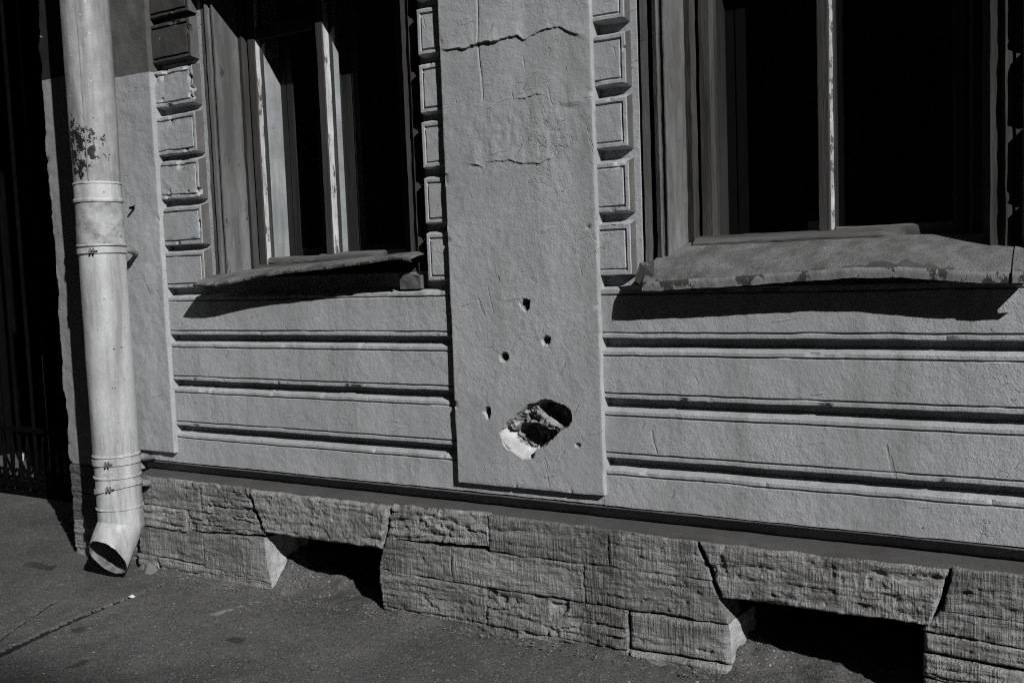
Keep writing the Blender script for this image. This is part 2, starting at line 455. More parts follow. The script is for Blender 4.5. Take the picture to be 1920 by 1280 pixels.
def relief_panel(name, x0, x1, z0, z1, edges, seed, mat=PAINT, incise=True, res=.0075, y=0.0, rough=1.0, label=None, parent=bld, line=.0062, chips=0.0):
    """plaster band or block: flat face, incised line inside each free edge, V-shaped grooves above and below.
    edges: letters of the free edges (t, b, l, r)"""
    ch, chb = .010, .004
    FE = (-ch + .0004, 0, .0022, .0095, .0114, .0142, .0162)
    FB = (-chb + .0003, 0, .0022, .0095, .0114, .0142, .0162)
    fx_l = (0, .0022, .0095, .0114, .0142, .0162) if 'l' in edges else (0,)
    fx_r = (0, .0022, .0095, .0114, .0142, .0162) if 'r' in edges else (0,)
    zs = ticks(z0, z1, res, FB if 'b' in edges else (0,), FE if 't' in edges else (0,))
    xs = ticks(x0, x1, res, fx_l, fx_r)
    X, Zz = np.meshgrid(xs, zs, indexing='ij')
    big = np.full(X.shape, 9.0)
    w = .0016 * rough * fbm(X * 22, Zz * 22, 3, seed) + .0010 * rough * fbm(X * 5, Zz * 9, 2, seed + 4)
    d = big.copy()
    if 't' in edges: d = np.minimum(d, z1 - Zz)
    if 'b' in edges: d = np.minimum(d, Zz - z0)
    if 'l' in edges: d = np.minimum(d, X - x0)
    if 'r' in edges: d = np.minimum(d, x1 - X)
    dep = np.where(d < 0, DEPTH * np.minimum(1, -d / np.where(Zz < z0, chb, ch)), 0)
    dep = dep + np.where((d >= 0) & (d < .002), .0015 * (1 - d / .002), 0)
    if incise:
        ins = (d > .0095) & (d < .0162)
        brk = sst(-.33, -.22, fbm(X * 7, Zz * 7, 3, seed + 41))
        dep = dep + np.where(ins, line * np.minimum(1, np.minimum((d - .0095) / .0019, (.0162 - d) / .0019)) * (.45 + .55 * brk), 0)
    chip = sst(.36 - chips, .46 - chips, fbm(X * 30, Zz * 30, 3, seed + 77)) * np.clip(1 - d / (.012 + .2 * chips), 0, 1)
    dep = dep + (.006 + .006 * (chips > 0)) * chip * (d >= 0)
    dep = dep + .0014 * rough * fbm(X * 9, Zz * 14, 2, seed + 2) + .0007 * rough * fbm(X * 60, Zz * 60, 3, seed + 3)
    px = X + np.where((X > x0 + 1e-4) & (X < x1 - 1e-4), 0, 0) + .0006 * fbm(Zz * 60, X * 3, 2, seed + 6)
    pz = Zz + w
    P = np.stack([px, y + dep, pz], -1)
    mb = MB(); mb.grid(P)
    yb = y + DEPTH + .004
    for e, row in (('l', P[0]), ('r', P[-1])):          # side faces
        back = row.copy(); back[:, 1] = yb
        mb.grid(np.stack([row, back], 0), 1 if e in edges else 0)
    for row in (P[:, 0], P[:, -1]):
        back = row.copy(); back[:, 1] = np.maximum(row[:, 1], yb)
        mb.grid(np.stack([row, back], 0))
    return mb.build(name, [mat, CEMENT], parent, smooth=28, label=label)

# the masonry behind: solid wall pieces with openings left for the windows and the passage
core = MB()
yb = DEPTH + .002
WT = 1.0                                               # top of the window openings
def wallbox(xa, xb, za, zb): core.box(xa, xb, yb, .5, za, zb)
LWL, LWR, RWL, RWR = -2.404, -1.575, -.941, -.120      # left and right window openings
PIER = -3.168
wallbox(PIER, LWL, -.655, 1.3); wallbox(LWR, RWL, -.655, -.54); wallbox(LWR, -1.40, -.54, -.07); wallbox(-1.08, RWL, -.54, -.07); wallbox(LWR, RWL, -.07, 1.3)
core.box(-1.42, -1.06, .16, .45, -.55, -.06); wallbox(RWR, 6.0, -.655, 1.3)
wallbox(LWL, LWR, -.655, -.012); wallbox(RWL, RWR, -.655, -.012)
core.box(PIER, 6.0, .03, .5, 1.3, 14.0)
core.box(-14.0, -5.4, .03, .5, GROUND - .1, 14.0)       # beyond the passage
core.box(-5.4, PIER, .03, .5, 2.2, 14.0)
core.build('wall', PAINT, bld)
for (xa, xb) in ((LWL, LWR), (RWL, RWR)):
    lin = MB(); lin.box(xa, xb, 0, .5, .87, 1.3); lin.build('window_head', CEMENT, bld)
rest = MB(); rest.box(.46, 6.0, 0, yb - .002, -.6, 1.2); rest.build('wall', PAINT, bld)
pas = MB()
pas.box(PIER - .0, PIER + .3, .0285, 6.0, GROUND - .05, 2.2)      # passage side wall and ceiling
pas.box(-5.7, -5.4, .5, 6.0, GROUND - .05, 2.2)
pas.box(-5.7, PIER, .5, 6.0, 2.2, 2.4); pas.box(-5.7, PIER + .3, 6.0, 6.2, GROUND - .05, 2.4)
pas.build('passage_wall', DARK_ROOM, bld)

# plaster bands below the windows, left and right of the middle pilaster
PLX0, PLX1 = -1.477, -1.040
LPX = -2.595
rows = [(-.188, -.067), (-.337, -.216), (-.486, -.365)]
for k, (a, b) in enumerate(rows):
    relief_panel('band', LPX - .006, PLX0 + .006, a, b, 'tb', 100 + k)
    relief_panel('band', PLX1 - .006, .02, a - .003, b - .005, 'tb', 120 + k)
relief_panel('band', -2.80, PLX0 + .006, -.609, -.515, 't', 140, rough=1.3)
relief_panel('band', PLX0 + .006, PLX1 - .006, -.609, -.545, '', 144, rough=1.3)
relief_panel('band', PLX1 - .006, .46, -.611, -.519, 't', 148, rough=1.3)

# quoin blocks beside the windows
blocksA = [(-.038, .079), (.101, .223), (.246, .369), (.389, .514), (.540, .657), (.679, .802), (.819, .94)]
for k, (a, b) in enumerate(blocksA):
    dark = k >= 5
    relief_panel('block', LPX - .006, -2.419, a + .002, b - .002, 'tbr', 200 + k, mat=LUMPY if dark else PAINT, res=.006,
                 rough=2.2 if k in (2, 3, 4) else 1.2, chips=(0, .04, .14, .10, .16, .04, .02)[k], label='dark block with most of its paint gone' if dark else None)
blocksB = [(-.038, .090), (.116, .239), (.266, .388), (.412, .540), (.564, .685), (.709, .83)]
for k, (a, b) in enumerate(blocksB):
    relief_panel('block', -1.558, PLX0 + .006, a + .001, b - .001, 'tbl', 230 + k, res=.006, rough=1.2)
blocksC = [(-.036, .086), (.116, .237), (.270, .389), (.418, .539), (.571, .690), (.72, .84)]
for k, (a, b) in enumerate(blocksC):
    relief_panel('block', PLX1 - .006, -.957, a + .001, b - .001, 'tbr', 260 + k, res=.006, rough=1.2)
for k, (a, b) in enumerate(blocksC):
    relief_panel('block', -.100, .02, a + .001, b - .001, 'tbl', 280 + k, res=.012)

# ------------------------------------------------------------------ middle pilaster with bullet holes and the shell crater
def poly_sd(X, Z, poly):
    """signed distance to a polygon, positive inside"""
    poly = np.array(poly); n = len(poly)
    best = np.full(X.shape, 9.0); inside = np.zeros(X.shape, bool)
    for i in range(n):
        a = poly[i]; b = poly[(i + 1) % n]; d = b - a
        t = np.clip(((X - a[0]) * d[0] + (Z - a[1]) * d[1]) / (d @ d), 0, 1)
        best = np.minimum(best, np.hypot(X - a[0] - t * d[0], Z - a[1] - t * d[1]))
        c = ((a[1] > Z) != (b[1] > Z))
        with np.errstate(divide='ignore', invalid='ignore'):
            xi = a[0] + (Z - a[1]) / (b[1] - a[1] + 1e-12) * d[0]
        inside ^= c & (X < xi)
    return np.where(inside, best, -best)

PY = -.016
CR = [(-1.228, -.357), (-1.191, -.346), (-1.148, -.356), (-1.126, -.374), (-1.125, -.395), (-1.131, -.412), (-1.145, -.420), (-1.169, -.434),
      (-1.195, -.463), (-1.229, -.482), (-1.240, -.505), (-1.271, -.507), (-1.331, -.471), (-1.336, -.440), (-1.311, -.413), (-1.273, -.380), (-1.250, -.361)]
HOLES = [(-1.246, -.104, .0125, .016, .03), (-1.190, -.197, .0125, .013, .026), (-1.315, -.239, .0125, .011, .03), (-1.374, -.388, .010, .014, .03),
         (-1.111, -.460, .009, .006, .006), (-1.062, .083, .004, .006, .006)]
FLAKES = [  # (polyline of the lifted lower edge, lift, height of the blister above it)
    ([(-1.473, .566), (-1.397, .557), (-1.361, .563), (-1.322, .561), (-1.242, .567), (-1.223, .554), (-1.162, .569), (-1.123, .569), (-1.086, .549), (-1.045, .532)], .0075, .05),
    ([(-1.263, .413), (-1.229, .413), (-1.195, .418), (-1.169, .414)], .0085, .016),
    ([(-1.160, .394), (-1.118, .382), (-1.060, .384)], .004, .03),
    ([(-1.404, .264), (-1.368, .255), (-1.351, .241)], .006, .03),
    ([(-1.350, .262), (-1.283, .264), (-1.229, .249), (-1.189, .246), (-1.158, .258), (-1.144, .277)], .0075, .045)]

def pilaster_depth(X, Z):
    d = .0016 * fbm(X * 6, Z * 6, 2, 301) + .0006 * fbm(X * 34, Z * 34, 3, 302)
    rougharea = np.exp(-(((Z - .33) / .09) ** 2)) + .5 * np.exp(-(((Z - .02) / .12) ** 2))
    d += rougharea * .0016 * fbm(X * 70, Z * 55, 3, 305)
    for k, (pl, lift, hh) in enumerate(FLAKES):
        px = np.array([p[0] for p in pl]); pz = np.array([p[1] for p in pl])
        zc = np.interp(X, px, pz) + .004 * fbm(X * 40, 0 * X, 3, 310 + k) + .0022 * fbm(X * 160, 0 * X, 2, 320 + k)
        amp = .80 * lift * np.clip((X - px[0]) / .03, 0, 1) * np.clip((px[-1] - X) / .03, 0, 1) * (.40 + 1.1 * np.clip(.5 + 1.2 * fbm(X * 13, 0 * X, 2, 330 + k), 0, 1))
        u = Z - zc
        d += np.where(u > -.0006, -amp * np.exp(-u / hh * 1.6) * sst(-.0006, .0022, u), 0)
    # hairline vertical crack
    d += -.0022 * np.exp(-((X - (-1.30 + .05 * fbm(Z * 4, 0 * Z, 2, 344))) / .05) ** 2) * sst(.36, .6, Z)
    xc = -1.352 + .008 * fbm(Z * 9, 0 * Z, 3, 340) + .02 * (Z - .55)
    d += .003 * np.exp(-((X - xc) / .0016) ** 2) * sst(.40, .44, Z)
    hole = np.zeros(X.shape)
    for k, (hx, hz, rx, rz, dp) in enumerate(HOLES):
        q = np.hypot((X - hx) / rx, (Z - hz) / rz) / 1.18 + .45 * fbm((X - hx) * 120, (Z - hz) * 120, 2, 350 + k)
        hole = np.maximum(hole, dp * (1 - sst(.35, 1.0, q)))
    sd0 = poly_sd(X, Z, CR)
    sd = sd0 + .0065 * fbm(X * 48, Z * 48, 3, 361)
    n1 = fbm(X * 36, Z * 36, 4, 362); n2 = fbm(X * 90, Z * 90, 4, 363)
    ur = poly_sd(X, Z, [(-1.226, -.364), (-1.190, -.343), (-1.145, -.352), (-1.118, -.374), (-1.124, -.420), (-1.148, -.424), (-1.176, -.417), (-1.206, -.398), (-1.222, -.380)]) + .004 * n1
    pit = poly_sd(X, Z, [(-1.290, -.417), (-1.236, -.413), (-1.200, -.422), (-1.172, -.432), (-1.186, -.466), (-1.226, -.488), (-1.240, -.497), (-1.262, -.480), (-1.296, -.460), (-1.308, -.440)]) + .006 * n1
    dark = poly_sd(X, Z, [(-1.300, -.412), (-1.262, -.388), (-1.222, -.404), (-1.236, -.424), (-1.290, -.430)]) + .005 * n1
    tgt = .015 + .006 * n1 + .040 * sst(-.002, .012, ur) + .066 * sst(-.003, .013, pit) + .012 * sst(-.002, .008, dark)
    dL, _ = seg_dist(X, Z, [(-1.345, -.425), (-1.337, -.442), (-1.328, -.468), (-1.300, -.490), (-1.271, -.507), (-1.250, -.509)])
    dR, _ = seg_dist(X, Z, [(-1.250, -.509), (-1.229, -.482), (-1.195, -.463), (-1.169, -.434), (-1.145, -.420), (-1.131, -.412), (-1.125, -.395), (-1.126, -.374), (-1.148, -.356),
                            (-1.191, -.346), (-1.228, -.357), (-1.250, -.361), (-1.273, -.380), (-1.311, -.413), (-1.345, -.425)])
    tgt = np.maximum(tgt, .085 * (1 - sst(.026, .036, dL + .004 * n1)))
    wall_l = .004 + .80 * dL + .0035 * n1 + .0012 * n2 + 50 * np.clip(dL - .025 + .010 * n1, 0, .03)
    wall_r = .002 + np.where((X > -1.25), 5.0, 2.4) * np.maximum(dR + .003 * n1, 0) + .003 * n2
    cr = np.where(sd > 0, np.minimum(np.minimum(tgt + .010 * n2, wall_l), wall_r), 0)
    cr = np.maximum(cr, np.where(sd > 0, .004, 0))
    hole = np.maximum(hole, cr)
    return d, hole

px_ = np.unique(np.round(np.concatenate([[PLX0 + .0012, PLX0 + .0028, PLX1 - .0012, PLX1 - .0028], np.arange(PLX0, PLX1 + .0001, .0055), np.arange(-1.345, -1.10, .0022), np.arange(-1.385, -1.345, .0026), [PLX1]]), 5))
px_ = px_[np.concatenate([[True], np.diff(px_) > .0009])]
pz_ = np.unique(np.round(np.concatenate([np.arange(-.583, .80, .0055), np.arange(-.515, -.335, .0022), np.arange(-.255, -.085, .0026), np.arange(-.405, -.37, .0026),
                                          np.arange(.545, .575, .0015), np.arange(.405, .42, .0015), np.arange(.24, .27, .0015), np.arange(.82, 1.31, .04)]), 5))
pz_ = pz_[np.concatenate([[True], np.diff(pz_) > .0006])]
X, Z = np.meshgrid(px_, pz_, indexing='ij')
rel, hole = pilaster_depth(X, Z)
edge = np.minimum(np.minimum(X - PLX0, PLX1 - X), Z + .583)
rnd = .0012 * np.clip(1 - edge / .0028, 0, 1) ** 2 + .004 * sst(.36, .5, fbm(X * 30, Z * 30, 3, 371)) * np.clip(1 - edge / .012, 0, 1)
Yp = PY + rel + hole + rnd
P = np.stack([X + .0015 * fbm(Z * 30, X, 2, 372) * (edge < .001), Yp, Z + .002 * fbm(X * 30, Z, 2, 373) * (edge < .001)], -1)
pm = MB()
mi = (np.minimum(np.minimum(hole[:-1, :-1], hole[1:, 1:]), np.minimum(hole[1:, :-1], hole[:-1, 1:])) > .0015).astype(int)
xc_, zc_ = X[:-1, :-1], Z[:-1, :-1]
low = .027 + .008 * fbm(xc_ * 60, zc_ * 60, 3, 377) - seg_dist(xc_, zc_, [(-1.340, -.448), (-1.328, -.468), (-1.300, -.490), (-1.271, -.507), (-1.240, -.505)])[0]
mi[(mi == 1) & (low > 0)] = 2
pm.grid(P, mi.ravel())
for row in (P[0], P[-1], P[:, 0]):
    back = row.copy(); back[:, 1] = DEPTH + .004
    pm.grid(np.stack([row, back], 0))
pm.build('pilaster', [PAINT, BARE, FRESH], bld, smooth=45, label='middle pilaster pocked by bullet holes and one large crater')

# left corner pilaster and the pier behind the drainpipe
def plain_pilaster(name, x0, x1, z0, z1, y, mat, seed, res=.008, amp=1.0, jag=0.0, label=None):
    xs = ticks(x0, x1, res, (0, .0012, .0028), (0, .0012, .0028)); zs = ticks(z0, z1, res, (0, .0012, .0028))
    X, Z = np.meshgrid(xs, zs, indexing='ij')
    e = np.minimum(np.minimum(X - x0, x1 - X), Z - z0)
    dep = amp * (.0030 * fbm(X * 9, Z * 6, 3, seed) + .0018 * fbm(X * 40, Z * 40, 3, seed + 1)) + .0012 * np.clip(1 - e / .0028, 0, 1) ** 2
    dep += .006 * sst(.34, .48, fbm(X * 26, Z * 26, 3, seed + 2)) * np.clip(1 - e / .014, 0, 1)
    xx = X + jag * fbm(Z * 16, 0 * Z, 4, seed + 5) * np.clip(1 - (X - x0) / .03, 0, 1)
    P = np.stack([xx, y + dep, Z], -1)
    mb = MB(); mb.grid(P)
    for row in (P[0], P[-1], P[:, 0], P[:, -1]):
        back = row.copy(); back[:, 1] = DEPTH + .004
        mb.grid(np.stack([row, back], 0))
    return mb.build(name, [mat], bld, smooth=40, label=label)
plain_pilaster('pilaster', -2.795, LPX, -.577, 1.3, -.016, OLD_PAINT, 401, amp=1.2, label='left corner pilaster with older dark paint near the top')
plain_pilaster('pier', PIER, -2.796, -.655, 1.3, .001, PIER_PAINT, 411, amp=1.3, jag=.018, label='narrow pier strip with chipped edge behind the drainpipe')
plain_pilaster('pilaster', .021, .459, -.58, 1.3, -.016, PAINT, 421, res=.02)

# base moulding and cement ledge above the plinth
xs = np.arange(-2.80, .46, .02)
def run_x(name, prof, x0, x1, mat, seed, amp=.0012, step=.012):
    """profile of (y, z) points run along x"""
    xs = ticks(x0, x1, step)
    prof = np.array(prof)
    P = np.zeros((len(xs), len(prof), 3))
    P[:, :, 0] = xs[:, None]
    P[:, :, 1] = prof[None, :, 0] + amp * fbm(xs[:, None] * 20, prof[None, :, 1] * 60, 3, seed)
    P[:, :, 2] = prof[None, :, 1] + amp * fbm(xs[:, None] * 16 + 5, prof[None, :, 0] * 60, 3, seed + 3)
    mb = MB(); mb.grid(P)
    return mb.build(name, mat, bld, smooth=50)
roll = [(.033, -.6105)] + [(.012 - .010 * math.sin(q), -.6165 + .0052 * math.cos(q)) for q in np.linspace(0, math.pi, 8)] + [(.033, -.6225)]
run_x('base_moulding', roll, -2.80, .46, CEMENT, 501)
run_x('ledge', [(.0335, -.6485), (.026, -.6495), (-.012, -.6555), (-.026, -.6595), (-.030, -.669)], -2.80, .46, LEDGE, 511, amp=.0026)

# ------------------------------------------------------------------ plinth stones
SY = -.036
def stone(corners, seed, mats=(STONE, STONE_LIT), name='stone', yoff=0.0, depth=.10, fresh='', layers=2, rough=1.0, res=.0036, rnd=.0024, label=None, gap=.0003, pits=0.0):
    """corners (x, z): top-left, top-right, bottom-right, bottom-left"""
    TL, TR, BR, BL = [np.array(c, float) for c in corners]
    w = max(np.linalg.norm(TR - TL), np.linalg.norm(BR - BL)); h = max(np.linalg.norm(TL - BL), np.linalg.norm(TR - BR))
    nu = max(6, int(w / res)); nv = max(6, int(h / res))
    s = np.linspace(0, 1, nu + 1)[:, None]; t = np.linspace(0, 1, nv + 1)[None, :]
    X = (BL[0] * (1 - s) + BR[0] * s) * (1 - t) + (TL[0] * (1 - s) + TR[0] * s) * t
    Z = (BL[1] * (1 - s) + BR[1] * s) * (1 - t) + (TL[1] * (1 - s) + TR[1] * s) * t
    ex = np.minimum(s, 1 - s) * w + 0 * t; ez = np.minimum(t, 1 - t) * h + 0 * s
    e = np.minimum(ex, ez)
    y = rough * (.0042 * fbm(X * 4, Z * 16, 3, seed) + .0030 * fbm(X * 26, Z * 70, 3, seed + 1) + .0036 * (fbm(X * 60, Z * 80, 3, seed + 5) * sst(-.05, .25, fbm(X * 7, Z * 16, 2, seed + 7))) + .0030 * sst(.05, .4, fbm(X * 8, Z * 120, 3, seed + 8)))
    y = y + random.Random(seed * 3).uniform(-.0012, .0012)
    rng = random.Random(seed)
    for k in range(layers):                             # bedding cracks: thin ragged steps along the stone
        zc = min(BL[1], BR[1]) + h * (k + .7 + rng.uniform(-.25, .25)) / (layers + .4) + .016 * fbm(X * 9, 0 * X, 4, seed + 11 + k) + .007 * fbm(X * 45, 0 * X, 3, seed + 13 + k)
        on = sst(-.16, .06, fbm(X * 4.5, 0 * X, 2, seed + 21 + k))
        u = Z - zc
        on = on * .9
        y += on * np.where(u < 0, .0026 * np.exp(u / .008), -.0010 * np.exp(-u / .01)) * rough
        y += on * .0026 * np.exp(-((u + .0008) / .0016) ** 2) * rough * np.clip(.6 + 1.6 * fbm(X * 12, 0 * X, 2, seed + 25 + k), .1, 1.2)
    y += .0016 * rough * fbm(X * 70, Z * 110, 3, seed + 3)
    pit = sst(.36, .48, fbm(X * 34, Z * 44, 3, seed + 31))
    y += .0035 * pit * rough
    if pits:
        y += pits * sst(.12, .34, fbm(X * 18, Z * 26, 4, seed + 33))
    ew = e + .003 * fbm(X * 40, Z * 40, 3, seed + 41)
    y += rnd * 1.3 * np.clip(1 - ew / rnd, 0, 1) ** 2
    cx, cz = X.mean(), Z.mean()
    inx = 1 - 2 * gap / w; inz = 1 - 2 * gap / h
    Xg = cx + (X - cx) * inx; Zg = cz + (Z - cz) * inz
    Xg = Xg + .0035 * fbm(Z * 40, X * 8, 3, seed + 51) * np.clip(1 - ex / .02, 0, 1)
    Zg = Zg + .0035 * fbm(X * 30, Z * 8, 3, seed + 52) * np.clip(1 - ez / .02, 0, 1)
    P = np.stack([Xg, SY + yoff + y, Zg], -1)
    mb = MB(); mb.grid(P)
    nd = 10
    for side, row in (('l', P[0]), ('r', P[-1]), ('b', P[:, 0]), ('t', P[:, -1])):
        if side in fresh:
            q = np.linspace(0, 1, nd + 1)[:, None]
            S = np.repeat(row[None], nd + 1, 0).copy()
            S[:, :, 1] = row[None, :, 1] * (1 - q) + (SY + depth) * q
            S[:, :, 0] += (1 if side == 'r' else -1) * (.016 * fbm(S[:, :, 1] * 26, S[:, :, 2] * 20, 3, seed + 61) * np.minimum(1, q * 5) + (.02 * q))
            mb.grid(S, 1)
        else:
            back = row.copy(); back[:, 1] = SY + depth
            mb.grid(np.stack([row, back], 0))
    return mb.build(name, list(mats), bld, smooth=180, label=label)

L0, L1, L2, L3, L4 = -.660, -.757, -.857, -.960, -1.02
def rect(xa, xb, zt, zb_): return [(xa, zt), (xb, zt), (xb, zb_), (xa, zb_)]
sd = 600
def put(c, **k):
    global sd
    sd += 7
    return stone(c, sd, **k)
# left pier of the plinth, from the passage corner to the first vent
FL = .031                                             # this stretch lies flush with the pier above
put(rect(-3.168, -2.99, L0 + .004, L1), mats=(BRICK, BRICK), yoff=FL); put(rect(-2.99, -2.76, L0 + .004, L1), yoff=FL)
put(rect(-3.166, -2.93, L1, L2), mats=(BRICK, BRICK), yoff=FL); put(rect(-2.93, -2.77, L1, L2), yoff=FL)
put(rect(-3.168, -2.88, L2, L3), yoff=FL); put(rect(-2.88, -2.775, L2, L3), yoff=FL); put(rect(-3.165, -2.79, L3, L4), yoff=FL)
put(rect(-2.76, -2.463, L0, L1), rough=.8, layers=2)
put([(-2.463, L0), (-2.249, L0), (-2.224, L1), (-2.463, L1)], rough=1.3, layers=3)
put(rect(-2.77, -2.533, L1, L2 + .03), yoff=-.004, rough=1.2, layers=2)
put([(-2.533, L1), (-2.222, L1), (-2.186, L2 + .055), (-2.533, L2 + .03)], rough=1.5, layers=3, pits=.006)
put(rect(-2.775, -2.465, L2 + .03, L3 + .03), rough=.8)
put([(-2.465, L2 + .03), (-2.196, L2 + .045), (-2.174, L3 + .005), (-2.465, L3 + .02)], fresh='r', rough=.55, layers=1, depth=.17)
put(rect(-2.79, -2.688, L3 + .03, L4), rough=1.0, layers=1, yoff=.004)
put([(-2.688, L3 + .03), (-2.376, L3 + .02), (-2.376, L4), (-2.65, L4)], rough=.9, layers=1)
put([(-2.376, L3 + .02), (-2.174, L3 + .005), (-2.171, L4), (-2.376, L4)], fresh='r', rough=.6, layers=1, yoff=.004, depth=.17)
# first lintel
put([(-2.246, L0 - .001), (-1.692, L0 - .001), (-1.731, -.797), (-2.190, -.799)], name='lintel_stone', mats=(LINTEL, LINTEL), yoff=-.008, layers=0, rough=.9,
    rnd=.010, depth=.16, gap=.0035, pits=.004, label='pale wedge-shaped lintel stone over the left basement vent')
# middle pier between the vents
put([(-1.690, L0), (-1.372, L0 + .002), (-1.374, L1 + .012), (-1.717, L1 - .005)], rough=1.4, layers=3, pits=.003)
put([(-1.372, L0 + .002), (-1.025, L0 - .002), (-1.025, L1), (-1.374, L1 + .0)], rough=.8)
put([(-1.025, L0 - .002), (-.797, L0 - .008), (-.760, L1), (-1.025, L1)], rough=.8)
put([(-1.717, L1 - .005), (-1.496, L1 - .006), (-1.499, L2), (-1.748, L2 + .004)], rough=.8, layers=1)
put(rect(-1.497, -1.095, L1 - .002, L2), rough=.7, layers=1)
put([(-1.095, L1), (-.760, L1), (-.722, L2), (-1.095, L2)], rough=1.0, layers=2, yoff=.002)
put([(-1.748, L2 + .004), (-1.389, L2 - .006), (-1.391, L3), (-1.742, L3)], rough=1.0, layers=2)
put(rect(-1.389, -.979, L2 - .003, L3), rough=1.5, layers=2, pits=.009)
put([(-.979, L2 - .003), (-.726, L2), (-.722, L3 + .004), (-.979, L3)], fresh='r', rough=.8, layers=2, rnd=.012, depth=.17)
put(rect(-1.742, -1.30, L3, L4), rough=1.1, layers=1, yoff=.006); put(rect(-1.30, -.98, L3, L4), rough=1.2, layers=1, yoff=.004)
put([(-.98, L3), (-.722, L3 + .004), (-.712, L4), (-.98, L4)], fresh='r', rough=.9, layers=1, yoff=-.003, depth=.17, rnd=.012)
# second lintel
put([(-.793, L0 - .002), (-.246, L0 - .002), (-.282, -.793), (-.738, -.798)], name='lintel_stone', mats=(STONE, STONE), yoff=-.004, layers=0, rough=1.1, rnd=.008, depth=.16,
    gap=.004, pits=.004, label='chisel-marked lintel stone over the right basement vent')
# right pier
put([(-.243, L0), (.10, L0), (.10, L1), (-.262, L1)], rough=.9, layers=1)
put([(-.262, L1), (.05, L1), (.05, -.815), (-.303, -.806), (-.300, -.797), (-.279, -.793)], ) if False else None
put([(-.266, L1), (.05, L1), (.05, -.814), (-.302, -.803)], rough=.8, layers=0)
put([(-.301, -.805), (.12, -.816), (.12, -.862), (-.300, -.850)], rough=.9, layers=0, rnd=.010)
put([(-.302, -.852), (.05, -.864), (.05, -.93), (-.303, -.905)], rough=1.2, layers=1, rnd=.010)
put([(-.303, -.906), (.05, -.931), (.05, L4), (-.303, L4)], rough=1.3, layers=1, rnd=.010)
for (xa, xb) in ((.05, .46),):
    put(rect(xa, xb, L0, L2 + .03), res=.012); put(rect(xa, xb, L2 + .03, L4), res=.012)
# mortar core behind the stones, vents left open
mc = MB()
mc.box(PIER + .004, -2.20, .012, .5, GROUND - .1, -.656); mc.box(-1.70, -.74, .03, .5, GROUND - .1, -.656); mc.box(-.275, 6, .03, .5, GROUND - .1, -.656)
mc.box(-2.20, -1.70, .05, .5, -.78, -.656); mc.box(-.74, -.275, .05, .5, -.78, -.656)
mc.build('plinth_core', CEMENT, bld)
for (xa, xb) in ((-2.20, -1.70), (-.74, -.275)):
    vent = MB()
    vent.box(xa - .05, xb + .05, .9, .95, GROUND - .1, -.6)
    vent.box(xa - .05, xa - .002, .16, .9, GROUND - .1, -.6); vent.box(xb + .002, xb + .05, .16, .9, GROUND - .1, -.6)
    vent.build('vent_shaft', DARK_ROOM, bld)

